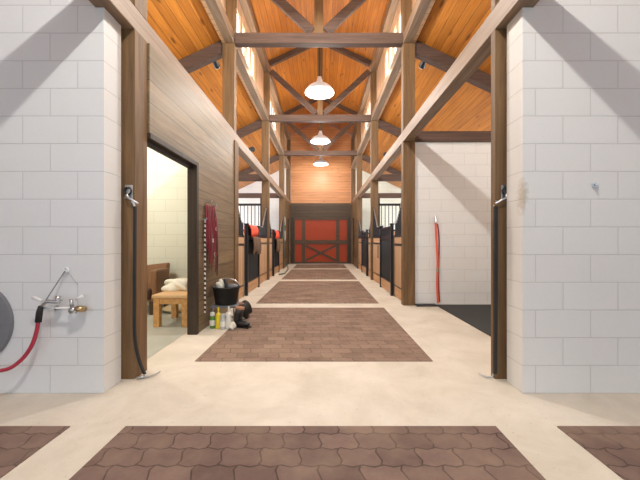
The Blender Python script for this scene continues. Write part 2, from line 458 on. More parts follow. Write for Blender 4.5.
# ------------------------------------------------------------------ timber posts
ordinal = ['first', 'second', 'third', 'fourth', 'fifth']
pl = {(-1,0): 'brown timber post beside the room doorway, black strap hanging on it',
      (1,0): 'brown timber post against the block wall with the bolt, black strap hanging on it',
      (-1,1): 'brown timber post at the end of the plank wall, before the first stall',
      (1,1): 'stout brown timber post at the corner of the open bay and first stall',
      (-1,2): 'brown timber post between the two stalls with blankets',
      (1,2): 'brown timber post between the two stalls opposite the blankets',
      (-1,3): 'brown timber post after the second blanket door, paper notices beyond it',
      (1,3): 'brown timber post after the second stall opposite the blankets',
      (-1,4): 'farthest brown timber post beside the red barn door, notice side',
      (1,4): 'farthest brown timber post beside the red barn door, open bay side'}
def xr(s, a, b):    # range a..b measured outward from the inner post face
    i = XR if s > 0 else XL
    return sorted((i + s*a, i + s*b))
for s in (-1, 1):
    for i, p in enumerate(POSTS):
        d0, d1 = p, p + ((.18 if s < 0 else .065) if i == 0 else DEP)
        m = MB()
        m.box(*xr(s, 0, PW), d0, d1, 0, RZ0-.001); m.box(*xr(s, .151, PW), d0, d1, RZ0-.001, RZ1+.001)
        m.box(*xr(s, 0, PW), d0, d1, RZ1+.001, TZ0-.001)
        tag(m.build('timber_post', M['timber_z']), pl[(s, i)], 'post', 'timber posts along the aisle')
        tag(MB().box(*xr(s, .0, .15), d0+.02, d0+.17, TZ1+.001, 5.82).build('clerestory_stud', M['timber_z'], bevel=.004),
            'upper brown timber stud of the raised roof, %s from the front, %s side' % (ordinal[i], 'plank wall' if s < 0 else 'open bay'), 'post', 'studs of the raised roof')
    a, b_ = xr(s, 0, .15)
    sd = 'plank wall' if s < 0 else 'open bay'
    tag(MB().box(a, b_, -1.3, ENDY-.01, RZ0, RZ1).build('side_rail_beam', M['timber_y'], bevel=.005), 'long light brown rail beam at mid post height, %s side' % sd, 'beam', 'long mid height rail beams')
    tag(MB().box(a, b_, -1.3, ENDY-.01, TZ0, TZ1).build('top_plate_beam', M['timber_y'], bevel=.005), 'long brown plate beam on top of the posts, %s side' % sd, 'beam', 'long top plate beams')
    tag(MB().box(a, b_, -1.3, ENDY-.01, 5.82, 6.0).build('eave_beam', M['timber_y'], bevel=.005), 'long brown eave beam under the raised roof, %s side' % sd, 'beam', 'long eave beams of the raised roof')
    # transverse beams and low rafters
    for i, p in enumerate(POSTS):
        if i == 4: continue
        if i in (1, 2, 3) and not (s < 0 and i == 1):
            x0, x1 = xr(s, PW, abs(s*XO - (XR if s > 0 else XL)))
            tag(MB().box(x0, x1, p+.02, p+.17, RZ0, RZ1).build('cross_beam', M['timber_x'], bevel=.004),
                'level brown cross beam over the %s on the %s side' % (['','open bay\'s back wall','partition between two stalls','stall end wall'][i], sd), 'beam', 'level cross beams beside the aisle')
        xi = (XR if s > 0 else XL) + s*PW; xo = s*(XO-.02)
        zi, zo = roofz(xi)-.012, roofz(xo)-.012
        pts = [(xi, p+.03, zi), (xo, p+.03, zo), (xo, p+.03, zo-.22), (xi, p+.03, zi-.22)]
        if i > 0:
            tag(MB().prism(pts, (0, .14, 0)).build('low_rafter', M['timber_x'], bevel=.004),
                'sloping brown rafter under the low ceiling, %s side, from the %s post' % (sd, ordinal[i]), 'rafter', 'rafters of the low side ceilings')

# ------------------------------------------------------------------ trusses of the raised roof
def limb(m, x0, z0, x1, z1, w, y0, t):     # straight member in the XZ plane
    d = Vector((x1-x0, 0, z1-z0)).normalized(); n = Vector((-d.z, 0, d.x))*w/2
    a = Vector((x0, y0, z0)); b = Vector((x1, y0, z1))
    return m.prism([a-n, b-n, b+n, a+n], (0, t, 0))
RIDGE = 6.0 + .13 + PITCH*1.45 - .02
for i, p in enumerate(POSTS[:-1]):
    t = empty('roof_truss', (XC, p+.07, TZ0), 'brown timber roof truss over the aisle with a level tie, %s from the front' % ordinal[i], 'truss', 'timber trusses over the aisle')
    MB().box(XL+.002, XR-.002, p, p+.13, TZ0, TZ1).build('tie_beam', M['timber_x'], t, bevel=.005)
    MB().box(XC-.075, XC+.075, p+.03, p+.11, TZ1+.001, RIDGE-.16).build('king_post', M['timber_z'], t, bevel=.004)
    for s in (-1, 1):
        xi = XR if s > 0 else XL
        m = MB(); limb(m, XC + s*.12, TZ1+.06, xi - s*.05, 5.86, .15, p+.035, .07); m.build('web_brace', M['timber_x'], t, bevel=.004)
        m = MB(); limb(m, XC + s*.02, RIDGE-.05, xi - s*.01, RIDGE-.05-PITCH*1.41, .16, p+.02, .1); m.build('rafter', M['timber_x'], t, bevel=.004)

# ------------------------------------------------------------------ plank wall with doorway
DY0, DY1, DZ = 2.765, 3.85, 2.02
a0, a1 = -1.565, -1.467
m = MB()
m.box(a0, a1, DY1, 5.495, 0, RZ0-.002)
m.box(a0, a1, DY0, DY1, DZ, RZ0-.002)
m.box(XL+.0005, a1, 5.495, 5.64, 0, RZ0-.002)
struct(m, 'wall_plank', M['plank_y'], 'grey brown horizontal plank wall with an open doorway', 'wall')
m = MB()
m.box(-1.572, -1.458, DY1-.06, DY1-.001, 0, DZ); m.box(-1.572, -1.458, DY0+.001, DY1-.06, DZ-.05, DZ-.001)
m.box(-1.55, -1.52, DY0+.001, DY1-.061, DZ-.09, DZ-.051)
struct(m, 'trim_doorway', M['dark_frame'], 'very dark brown frame of the open doorway in the plank wall', 'door frame', bevel=.003)
m = MB(); m.box(-1.465, -1.448, 5.42, 5.64, 0, RZ0-.002)
struct(m, 'trim_plank_wall', M['timber_z'], 'brown corner board closing the plank wall before the stalls', 'trim')
m = MB()  # far bay plank walls
for s, nm in ((-1, 'wall_far_planks_left'), (1, 'wall_far_planks_right')):
    m = MB(); d0, d1 = POSTS[3]+DEP, POSTS[4]
    m.box(*xr(s, .02, .12), d0+.001, d1-1.0, 0, RZ0-.002); m.box(*xr(s, .02, .12), d1-1.0, d1-.001, 2.1, RZ0-.002)
    m.box(*xr(s, .02, .12), d1-.12, d1-.001, 0, 2.1)
    struct(m, nm, M['plank_y'], 'grey brown plank wall of the last bay, %s' % ('with white notices' if s < 0 else 'opposite the notices'), 'wall')
    d = MB(); d.box(*xr(s, .06, .1), d1-.99, d1-.13, 0, 2.09)
    struct(d, 'door_%d' % (2 if s < 0 else 3), M['dark_frame'], 'dark brown side door in the last bay, %s side' % ('notice' if s < 0 else 'open bay'), 'door')
for z0, z1, lab in ((1.72, 2.05, 'upper of two white paper notices on the far plank wall'), (1.1, 1.5, 'lower of two white paper notices on the far plank wall')):
    tag(MB().box(XL-.019, XL-.012, 13.12, 13.34, z0, z1).build('paper_notice', M['paper']), lab, 'notice', 'paper notices on the far plank wall')

# ------------------------------------------------------------------ end wall and red barn door
m = MB(); m.box(-XO, XL-.002, ENDY, ENDY+.15, 0, 2.9); m.box(XR+.002, XO, ENDY, ENDY+.15, 0, 2.9)
m.box(XL-.002, XR+.002, ENDY, ENDY+.15, 2.87, 4.6)
m.prism([(XL-.15, ENDY, 4.6), (XR+.15, ENDY, 4.6), (XR+.15, ENDY, 6.02), (XC, ENDY, 6.78), (XL-.15, ENDY, 6.02)], (0, .15, 0))
struct(m, 'wall_end', M['pine_x'], 'horizontal orange pine boards of the end wall above the red door', 'wall')
struct(MB().box(XL+.0, XR-.0, ENDY-.04, ENDY+.1, 2.19, 2.868), 'trim_header', M['plank_hdr'], 'wide dark brown plank header above the red barn door', 'trim')
m = MB(); m.box(XL+.002, XL+.15, ENDY-.06, ENDY+.1, 0, 2.188); m.box(XR-.15, XR-.002, ENDY-.06, ENDY+.1, 0, 2.188)
struct(m, 'trim_barn_door_frame', M['dark_frame'], 'dark brown uprights either side of the red barn door', 'door frame', bevel=.004)
d = empty('door_1', (XC, ENDY, 0), 'red barn door with brown trim and crossed braces at the end of the aisle', 'door'); d['kind'] = 'structure'
dx0, dx1 = XL+.155, XR-.155
MB().box(dx0, dx1, ENDY+.0, ENDY+.05, .003, 2.185).build('red_panel', M['red'], d)
fy0, fy1 = ENDY-.035, ENDY-.001
for x0, x1 in ((-.955, -.79), (.665, .83)): MB().box(x0, x1, fy0, fy1, .05, 2.12).build('stile', M['dark_frame_x'], d)
for x0, x1 in ((dx0, dx0+.05), (dx1-.05, dx1)): MB().box(x0, x1, fy0, fy1, .05, 2.12).build('edge_stile', M['dark_frame_x'], d)
MB().box(dx0, dx1, fy0-.012, fy0-.001, .93, 1.12).build('middle_rail', M['dark_frame_x'], d)
MB().box(dx0, dx1, fy0-.012, fy0-.001, 2.08, 2.185).build('top_rail', M['dark_frame_x'], d)
MB().box(dx0, dx1, fy0-.012, fy0-.001, .003, .1).build('bottom_rail', M['dark_frame_x'], d)
m = MB(); limb(m, -.76, .86, .64, .16, .1, fy0, .015); m.build('cross_brace', M['dark_frame_x'], d)
m = MB(); limb(m, -.76, .16, .64, .86, .1, fy0+.016, .015); m.build('cross_brace', M['dark_frame_x'], d)

# ------------------------------------------------------------------ stall fronts and doors
def bars(m, x, y0, y1, ztop, zbot, step=.062, r=.009):
    n = max(1, int(round((y1-y0)/step)))
    for k in range(n+1):
        y = y0 + (y1-y0)*k/n; m.tube([(x, y, zbot), (x, y, ztop(y))], r, 6)
def stall(s, i, labs):
    p, q = POSTS[i]+DEP, POSTS[i+1]
    d0, d1 = p+.81, p+2.06
    xa, xb = xr(s, .05, .09); xm = (xa+xb)/2; xin = xr(s, .045, .1)
    def front(y0, y1, high_at, lab):
        t = empty('stall_front_panel', (xm, (y0+y1)/2, 0), lab, 'stall panel', 'stall front panels along the aisle')
        MB().box(xa, xb, y0+.03, y1-.03, .24, 1.0).build('board_panel', M['stall_z'], t)
        MB().box(xa, xb, y0+.03, y1-.03, .02, .215).build('kick_board', M['stall_y'], t)
        MB().box(xa, xb, y0+.03, y1-.03, 1.045, 1.165).build('top_board', M['stall_y'], t)
        f = MB(); f.box(*xin, y0+.001, y0+.03, 0, 1.2); f.box(*xin, y1-.03, y1-.001, 0, 1.2)
        for z0, z1 in ((1.0,1.045),(1.165,1.205),(.215,.24)): f.box(*xin, y0+.03, y1-.03, z0, z1)
        f.build('metal_frame', M['black'], t)
        yk = y0+.62 if high_at == 'near' else y1-.6
        def zt(y):
            if high_at == 'near': u = (y-y0)/(yk-y0)
            else: u = (y1-y)/(y1-yk)
            return 2.02 + (1.45-2.02)*min(1, max(0, u))
        g = MB(); bars(g, xm, y0+.03, y1-.03, zt, 1.2); g.build('grille_bars', M['black'], t)
        ys = [y0+.022, yk, y1-.022]
        g = MB(); g.tube([(xm, y, zt(y)) for y in ys], .016, 8); g.build('top_bar', M['steel'], t)
        g = MB(); ye = y0+.022 if high_at == 'near' else y1-.022
        g.tube([(xm, ye, 1.2), (xm, ye, 2.02)], .018, 8); g.build('end_bar', M['black'], t)
        if high_at == 'far' and s > 0 and i == 1:
            l = MB(); yy = y0+.5; X = xin[0]-.006
            l.box(X, X+.006, yy-.09, yy+.09, .66, .68); l.box(X, X+.006, yy-.09, yy+.09, .95, .97)
            l.box(X, X+.006, yy-.09, yy-.07, .68, .95); l.box(X, X+.006, yy+.07, yy+.09, .68, .95)
            l.build('latch_frame', M['black'], t)
    front(p, d0-.03, 'near', labs[0]); front(d1+.03, q, 'far', labs[2])
    t = empty('stall_door', (xm, (d0+d1)/2, 0), labs[1], 'stall door', 'black stall doors along the aisle')
    X0, X1 = xr(s, .01, .045)
    for yy in (d0, d1-.06):
        P = MB().box(*xr(s, -.01, .05), yy, yy+.06, 0, 1.41).build('door_upright', M['black'], t, bevel=.004)
        MB().box(*xr(s, -.02, .06), yy-.012, yy+.072, 1.41, 1.44).build('cap', M['black'], P)
    MB().box(X0+.01, X1-.01, d0+.06, d1-.06, .26, 1.12).build('mesh_panel', M['black_mesh'], t)
    MB().box(X0, X1, d0+.06, d1-.06, .03, .235).build('kick_board', M['stall_y'], t)
    f = MB()
    for z0, z1 in ((.235,.26),(1.12,1.2),(1.35,1.39)): f.box(X0, X1, d0+.06, d1-.06, z0, z1)
    f.build('door_frame', M['black'], t)
    g = MB(); bars(g, (X0+X1)/2, d0+.1, d1-.1, lambda y: 1.35, 1.2); g.build('door_bars', M['black'], t)
for s, i, w in ((-1,1,'first stall on the blanket side'), (-1,2,'second stall on the blanket side'), (1,1,'first stall by the open bay'), (1,2,'second stall opposite the blankets')):
    if s < 0: dl = 'black stall door draped with a red blanket, %s one on that side' % ('nearer' if i == 1 else 'farther')
    else: dl = 'bare black stall door opposite the blankets, %s one on that side' % ('nearer' if i == 1 else 'farther')
    stall(s, i, ['tan boards and sloping black grille before the door, ' + w, dl, 'tan boards and sloping black grille beyond the door, ' + w])
# partitions between stalls
for s, i in ((-1,2),(1,2),(-1,3),(1,3)):
    p = POSTS[i]+.06
    x0, x1 = xr(s, PW+.002, abs(s*XO-(XR if s > 0 else XL))-.01)
    t = empty('stall_partition', ((x0+x1)/2, p, 0), ('partition of boards and black bars between stalls, %s side' if i == 2 else 'plain board partition behind the farther stall, %s side') % ('blanket' if s < 0 else 'open bay'), 'partition', 'barred partitions between stalls')
    MB().box(x0, x1, p, p+.05, 0, 1.36).build('board_panel', M['stall_y'], t)
    f = MB(); f.box(x0, x1, p-.005, p+.055, 1.36, 1.41)
    if i == 3: f.build('metal_frame', M['black'], t); continue
    f.box(x0, x1, p-.005, p+.055, 2.08, 2.14)
    a, b_ = (x0, x0+.05) if s > 0 else (x1-.05, x1)
    f.box(a, b_, p-.005, p+.055, 1.41, 2.3); f.build('metal_frame', M['black'], t)
    g = MB(); n = int((x1-x0)/.1)
    for k in range(1, n): x = x0+(x1-x0)*k/n; g.tube([(x, p+.025, 1.41), (x, p+.025, 2.08)], .011, 6)
    g.build('grille_bars', M['black'], t)
# unseen outer windows added to light the stalls, panes glow as daylight
for s in (-1, 1):
    for i in (1, 2, 3):
        y = (POSTS[i]+POSTS[i+1])/2+.1; wn += 1
        X = s*XO; a, b_ = sorted((X, X-s*.05))
        f = MB()
        for y0, y1, z0, z1 in ((y-.65,y+.65,1.35,1.41),(y-.65,y+.65,2.44,2.5),(y-.65,y-.59,1.41,2.44),(y+.59,y+.65,1.41,2.44)): f.box(a, b_, y0, y1, z0, z1)
        w = struct(f, 'window_%d' % wn, M['white_metal'], 'unseen window added to light the %s stall from the outer wall, %s side' % (ordinal[i-1], 'blanket' if s < 0 else 'open bay'), 'window')
        MB().box(a+.015, b_-.015, y-.59, y+.59, 1.41, 2.44).build('pane', M['pane_fill'], w)

# ------------------------------------------------------------------ blankets over stall doors
def drape(name, mat, s, y0, y1, ztop, zf, zb, seed, lab, cat, grp):
    i = XR if s > 0 else XL
    rnd = random.Random(seed); m = MB(); bm = m.bm
    prof = [(-.035, zf), (-.045, (zf*2+ztop)/3), (-.05, (zf+2*ztop)/3), (-.04, ztop-.02), (-.01, ztop+.012), (.03, ztop+.015), (.055, ztop-.015), (.06, (ztop+zb)/2), (.058, zb)]
    ny = 14; grid = []
    for k in range(ny+1):
        u = k/ny; y = y0+(y1-y0)*u; row = []
        for j, (dx, z) in enumerate(prof):
            amp = .016 * (1 - j/4) if j < 4 else 0
            dz = .02*math.sin(u*9+seed) if j == 0 else 0
            row.append(bm.verts.new((i + s*(dx - abs(amp)*(1+math.sin(u*17+seed+j*.3))), y + .01*math.sin(j*1.3+seed), z+dz)))
        grid.append(row)
    for k in range(ny):
        for j in range(len(prof)-1): bm.faces.new((grid[k][j], grid[k+1][j], grid[k+1][j+1], grid[k][j+1]))
    o = m.build(name, mat, smooth=True); so = o.modifiers.new('Solidify', 'SOLIDIFY'); so.thickness = .012; so.offset = 1 if s < 0 else 1
    return tag(o, lab, cat, grp)
drape('folded_blanket', M['blanket_red'], -1, 6.50, 7.28, 1.40, 1.19, 1.22, 1, 'bright orange red blanket folded over the nearer black stall door', 'blanket', 'red blankets over stall doors')
drape('folded_blanket', M['blanket_red'], -1, 10.10, 10.78, 1.40, 1.17, 1.22, 4, 'orange red blanket folded over the farther black stall door', 'blanket', 'red blankets over stall doors')
def hanging(s, y0, y1, z0, z1, seed, lab):
    i = XL if s < 0 else XR; m = MB(); bm = m.bm; ny, nz = 14, 8; g = []
    for k in range(ny+1):
        u = k/ny; row = []
        for j in range(nz+1):
            v = j/nz; th = .035+.02*math.sin(u*13+seed)*(.4+v)+.02*math.sin(PI*v)
            y = y0+(y1-y0)*u+.05*v*(u-.5)*math.sin(seed)
            row.append(bm.verts.new((i - s*(.035+th), y, z1-(z1-z0)*v*(1+.08*math.sin(u*7+seed)))))
        g.append(row)
    for k in range(ny):
        for j in range(nz): bm.faces.new((g[k][j], g[k+1][j], g[k+1][j+1], g[k][j+1]))
    o = m.build('hanging_wool_pad', M['blanket_brown'], smooth=True)
    so = o.modifiers.new('Solidify', 'SOLIDIFY'); so.thickness = .03; so.offset = 1
    tag(o, lab, 'saddle pad', 'brown wool pads on stall doors')
hanging(-1, 6.72, 7.42, .82, 1.18, 2, 'brown wool saddle pad hanging below the nearer red blanket')
hanging(-1, 10.30, 11.05, .72, 1.16, 5, 'brown wool saddle pad hanging below the farther red blanket')

# ------------------------------------------------------------------ pendant lamps
def make_pendant(x, y):
    t = empty('pendant_lamp', (x, y, 4.41), '', 'lamp', 'round pendant lamps along the aisle')
    prof = [(.325,0),(.33,.012),(.315,.045),(.27,.11),(.2,.165),(.13,.2),(.085,.22),(.07,.25),(.062,.30),(.045,.32),(.045,.36),(0,.37)]
    m = MB(); m.lathe([(r, z) for r, z in prof], (x, y, 4.41), 40)
    o = m.build('lamp_shade', M['shade'], t, smooth=True)
    so = o.modifiers.new('Solidify', 'SOLIDIFY'); so.thickness = .004; so.offset = -1
    m = MB(); m.lathe([(0,-.02),(.15,-.012),(.26,.008),(.305,.03),(.28,.05),(0,.052)], (x, y, 4.41), 40)
    m.build('diffuser', M['bulb'], t, smooth=True)
    m = MB(); m.tube([(x, y, 4.77), (x, y, RIDGE-.02)], .012, 8); m.build('stem', M['black'], t)
    m = MB(); m.lathe([(.06,0),(.06,.03),(0,.03)], (x, y, RIDGE-.03), 16); m.build('ceiling_rose', M['black'], t)
    return t
ly = [7.3, 10.9, 14.15, 4.0, .35]
ll = ['nearest and largest glowing pendant lamp above the aisle', 'middle glowing pendant lamp above the aisle', 'farthest and smallest glowing pendant lamp above the aisle',
      'pendant lamp above the room doorway bay', 'pendant lamp above the cross aisle']
proto = make_pendant(XC, ly[0])
for k, y in enumerate(ly):
    o = proto if k == 0 else copy_tree(proto, loc=(XC, y, 4.41))
    o['label'] = ll[k]
    L = bpy.data.lights.new('pendant_light', 'POINT'); L.energy = [150,150,55,150,230][k]; L.color = (1, .96, .90); L.shadow_soft_size = .045
    lo = bpy.data.objects.new('pendant_light', L); COL.objects.link(lo); lo.location = (XC, y, 4.28)

# ------------------------------------------------------------------ small uplights on the clerestory walls
k = 0
for s in (-1, 1):
    for y, w in ((7.15,'second'), (10.7,'third'), (3.9,'first')):
        X = (XR+.152) if s > 0 else (XL-.152)
        t = empty('wall_uplight', (X, y, 4.7), 'tiny bright wall light on the raised %s wall, %s bay' % ('plank side' if s < 0 else 'open bay side', w), 'lamp', 'small bright lights on the raised walls')
        x0 = X - s*.06
        MB().box(*sorted((X, x0)), y-.04, y+.04, 4.64, 4.68).build('bracket', M['steel'], t)
        m = MB(); m.lathe([(.03,0),(.042,.05),(0,.05)], (x0, y, 4.68), 16); m.build('cup', M['steel'], t, smooth=False)
        m = MB(); m.blob((x0, y, 4.755), (.036,.036,.036), 2); m.build('bulb', M['spot'], t, smooth=True)
        L = bpy.data.lights.new('uplight', 'POINT'); L.energy = 34; L.color = (1, .86, .68); L.shadow_soft_size = .05
        lo = bpy.data.objects.new('uplight', L); COL.objects.link(lo); lo.location = (x0 - s*.09, y, 4.80)

# ------------------------------------------------------------------ small floodlights on rafters and rails
def flood(name, c, direction, lab, size=.2, parent_bracket=True):
    t = empty('floodlight', c, lab, 'floodlight', 'small black floodlights near the low ceilings')
    c = Vector(c); d = Vector(direction).normalized()
    m = MB(); m.tube([c-d*size*.5, c-d*size*.3, c+d*size*.35, c+d*size*.5], [.03,.045,.055,.06], 14); m.build('housing', M['black'], t)
    m = MB(); m.tube([c+d*size*.5, c+d*(size*.5+.012)], .055, 14); m.build('lens', M['white_metal'], t)
    m = MB(); m.tube([c, c+Vector((0,0,.06))], .012, 8); m.build('bracket', M['white_metal'], t)
flood('a', (-1.93, 5.86, 4.32), (.1, 1, -.35), 'small black floodlight under the low ceiling, plank wall side')
flood('b', (1.84, 5.86, 4.32), (-.1, 1, -.35), 'small black floodlight under the low ceiling, open bay side')
def rail_flood(s, y, sz, lab):
    X = sum(xr(s, 0, .15))/2
    t = empty('rail_floodlight', (X, y, RZ1), lab, 'floodlight', 'floodlights standing on the rail beams')
    MB().box(X-.04, X+.04, y-.04, y+.04, RZ1+.001, RZ1+.02).build('base', M['black'], t)
    m = MB(); m.tube([(X, y, RZ1+.02), (X, y, RZ1+.02+sz*.3)], .014, 8); m.build('stem', M['black'], t)
    c = Vector((X, y, RZ1+.02+sz*.62)); d = Vector((-s*.6, -.55, -.15)).normalized()
    m = MB(); m.tube([c-d*sz*.35, c-d*sz*.1, c+d*sz*.3], [.025,.05,.06], 14); m.build('housing', M['black'], t)
rail_flood(-1, 7.15, .2, 'black floodlight standing on the rail beam above the first blanket stall')
rail_flood(1, 7.35, .09, 'small black floodlight on the rail beam above the first stall beside the open bay')

# ------------------------------------------------------------------ cross-tie straps on the nearest posts
def hook_plate(s, z, lab):
    y = POSTS[0]-.002; X = (XR+.075) if s > 0 else (XL-.045)
    t = empty('tie_ring', (X, y, z), lab, 'tie ring', 'steel tie rings on the nearest posts')
    MB().box(X-.03, X+.03, y-.008, y, z-.055, z+.055).build('plate', M['steel'], t, bevel=.003)
    m = MB(); m.tube(arc((X, y-.02, z+.005), .028, 0, 360, 18, 'xz')[:-1], .007, 8, close=True); m.build('ring', M['black'], t, smooth=True)
    m = MB(); m.tube(spline([(X, y-.025, z-.02), (X-s*.012, y-.035, z-.05), (X-s*.04, y-.035, z-.065), (X-s*.085, y-.02, z-.095)], 5), .008, 8); m.build('snap_hook', M['steel'], t, smooth=True)
    return t
hook_plate(-1, 1.485, 'steel ring plate screwed to the post beside the room doorway')
hook_plate(1, 1.485, 'steel ring plate screwed to the post beside the open bay')
# left strap
t = empty('cross_tie_strap', (XL+.03, 2.6, 0), 'black rubber strap hanging down the post beside the room doorway, hook on floor', 'strap', 'black straps hanging on the nearest posts')
X = XL-.002
m = MB(); m.ribbon(spline([(X, 2.57, 1.37), (X-.002, 2.57, 1.0), (X-.004, 2.57, .7), (X-.004, 2.572, .35), (X+.03, 2.57, .16), (X+.07, 2.58, .04)], 6), (.0, .02, 0), (.018,0,0))
m.build('rubber_strap', M['rubber'], t)
m = MB(); m.tube(spline([(X+.005, 2.57, 1.36), (X+.001, 2.565, 1.39), (X-.01, 2.56, 1.41)], 4), .008, 8); m.build('top_snap', M['steel'], t)
m = MB(); m.tube(spline([(X+.07, 2.58, .03), (X+.09, 2.60, .012), (X+.13, 2.64, .014), (X+.14, 2.70, .014)], 5), .006, 8); m.tube([(X+.02, 2.57, .014), (X+.09, 2.60, .014)], .012, 8); m.build('floor_hook', M['steel'], t, smooth=True)
# right strap
t = empty('cross_tie_strap', (XR-.03, 2.6, 0), 'black rubber strap hanging straight down the post beside the open bay', 'strap', 'black straps hanging on the nearest posts')
X = XR+.008
m = MB(); m.ribbon([(X, 2.565, 1.37), (X, 2.565, .9), (X-.002, 2.565, .4), (X-.004, 2.565, .05)], (.0, .02, 0), (-.026,0,0))
m.build('rubber_strap', M['rubber'], t)
m = MB(); m.tube(spline([(X-.005, 2.6, 1.36), (X, 2.6, 1.39), (X+.002, 2.58, 1.42)], 4), .008, 8); m.build('top_snap', M['steel'], t)
m = MB(); m.tube(spline([(X-.01, 2.6, .05), (X-.03, 2.59, .014), (X-.07, 2.6, .012), (X-.10, 2.66, .014)], 5), .006, 8); m.build('floor_hook', M['steel'], t, smooth=True)

# ------------------------------------------------------------------ faucet, hose and eye bolt on the hose wall
def W(x, y, off=0.0): d = WY0-off; return Vector(((x-322)*d/325, d, 1.1+(240.5-y)*d/325))
t = empty('wall_faucet', W(66, 306), 'chrome and brass faucet with white levers on the block wall', 'faucet')
m = MB(); m.tube([W(42,308,.07), W(78,308,.07)], .0085, 10); m.build('cross_pipe', M['white_metal'], t, smooth=True)
m = MB(); m.tube(spline([W(42,306,.09), W(47,301.5,.09), W(56,302,.08), W(60,299,.07)], 5), [.013]*15+[.02], 10); m.tube([W(58,296,.07), W(58,303,.07)], .016, 10); m.tube([W(57,308,.07), W(57,308,.0)], .016, 10)
m.build('spout', M['steel'], t, smooth=True)
m = MB(); m.tube([W(71,310,.07), W(76,310,.07)], .026, 12); m.tube([W(71,299,.07), W(72,308,.07)], .012, 10); m.build('valve_body', M['steel'], t, smooth=True)
m = MB(); m.tube([W(76,308.5,.07), W(80,309,.07), W(83.5,309,.06), W(84,309,0)], [.018,.024,.02,.013], 14); m.build('brass_fitting', M['brass'], t, smooth=True)
m = MB(); m.tube([W(33,297,.10), W(42,300.5,.10)], [.012,.009], 8); m.tube([W(76,299.5,.08), W(83,296,.08)], [.009,.012], 8); m.build('lever_handle', M['white_metal'], t, smooth=True)
t = empty('eye_bolt', W(66, 270), 'small white eye bolt above the faucet, thin wire tied to it', 'eye bolt')
m = MB(); m.tube(arc(W(66,270,.018), .016, 0, 360, 16, 'xz')[:-1], .006, 8, close=True); m.tube([W(66,270,.0), W(66,270,.012)], .014, 10); m.build('eye', M['white_metal'], t, smooth=True)
m = MB(); m.tube([W(65,271,.02), W(44,303,.09)], .0042, 6); m.tube([W(67,271,.02), W(78,285,.01)], .0012, 6); m.build('wire', M['grey_plastic'], t)
t = empty('garden_hose', W(38, 322, .09), 'red rubber hose curving down from the faucet to the frame edge', 'hose')
m = MB(); m.tube(spline([W(38.3,320,.09), W(36.5,332,.09), W(31,347,.09), W(20,361,.10), W(4,370,.12), W(-25,370,.125), W(-48,350,.125), W(-56,320,.125)], 8), .013, 12); m.build('hose_body', M['hose'], t, smooth=True)
m = MB(); m.tube([W(41,306,.09), W(39.5,312,.09), W(38.3,322,.09)], [.015,.02,.02], 12); m.build('coupling', M['rubber'], t, smooth=True)
t = empty('shadow_drum', W(-25, 318), 'dark grey drum standing in for a shadow at the frame edge beside the red hose', 'shadow stand-in')
m = MB(); c = W(-26, 322)  # drum added in place of a soft grey shadow on the wall
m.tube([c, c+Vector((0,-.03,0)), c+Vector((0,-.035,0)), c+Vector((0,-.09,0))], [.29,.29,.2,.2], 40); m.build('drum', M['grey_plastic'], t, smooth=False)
tag(MB().tube([W(595,185), W(595,185,.02)], [.02,.017], 10).tube([W(595,185,.02), W(596.5,184,.045)], .008, 8).build('wall_bolt', M['steel'], smooth=False), 'small dark bolt sticking out of the plain white block wall', 'bolt')

# ------------------------------------------------------------------ red strap on the wash bay wall
def A(x, y, d): return Vector(((x-322)*d/325, d, 1.1+(240.5-y)*d/325))
t = empty('lead_strap', A(436, 218, 5.5), 'long red orange strap hanging on the white block wall', 'strap')
m = MB(); m.ribbon(spline([A(435.5,222,5.53), A(436,235,5.53), A(437.5,262,5.52), A(437,285,5.53), A(438,303,5.53)], 6), (.036,0,0), (0,-.006,0)); m.build('webbing', M['orange_strap'], t)
m = MB(); m.ribbon(spline([A(437.5,224,5.545), A(439,240,5.545), A(438.5,280,5.545), A(439.5,302,5.545)], 6), (.02,0,0), (0,-.006,0)); m.build('rear_webbing', M['halter_red'], t)
m = MB(); m.tube([A(435.5,216.5,5.54), A(436,223,5.52)], .018, 8); m.build('snap', M['steel'], t)
m = MB(); m.tube([A(437.5,268,5.505), A(437.5,272,5.505)], .02, 8); m.build('buckle', M['brass'], t)
b = MB(); b.box(1.58, 1.92, 5.40, 5.54, 0, .025)
tag(b.build('drain_strip', M['mat']), 'short black strip on the concrete at the foot of the white wall', 'drain strip')

# ------------------------------------------------------------------ halters and lead rope on the plank wall
xw = a1
t = empty('wall_hook_halters', (xw, 4.3, 1.56), 'dark red halters bundled with black straps hanging on the plank wall', 'halter')
m = MB(); m.tube([(xw, 4.1, 1.58), (xw+.07, 4.1, 1.58), (xw+.08, 4.1, 1.61)], .008, 8); m.build('hook', M['steel'], t); m = MB(); m.tube([(xw, 4.28, 1.56), (xw+.07, 4.28, 1.56), (xw+.08, 4.28, 1.59)], .008, 8); m.build('hook', M['steel'], t)
rnd = random.Random(3)
for k in range(6):
    y = 4.06 + .042*k; z0 = 1.56-.03*rnd.random(); z1 = [.95,.8,.72,.85,.68,.9][k]
    m = MB(); o1, o2 = .03+.012*k, .028
    m.ribbon(spline([(xw+o1*.5, y, z0), (xw+o1, y-.03, (z0*2+z1)/3), (xw+o1*1.1, y-.01, z1+.1), (xw+o1*.8, y+.03, z1), (xw+o1*.8, y+.06, z1+.12), (xw+o1*.7, y+.04, (z0+z1)/2), (xw+o1*.4, y+.02, z0)], 6), (.0, .024, .006), (.006,0,0))
    m.build('halter_strap', M['halter_red'], t)
for k, (y, z0, z1) in enumerate(((4.26,1.5,1.38),(4.31,1.45,1.1),(4.36,1.2,.62))):
    m = MB(); m.ribbon(spline([(xw+.04, y, z0), (xw+.06, y-.02, (z0+z1)/2), (xw+.05, y+.02, z1), (xw+.05, y+.05, (z0+z1)/2), (xw+.04, y+.02, z0)], 6), (0,.022,.005), (.006,0,0)); m.build('black_strap', M['rubber'], t)
m = MB()
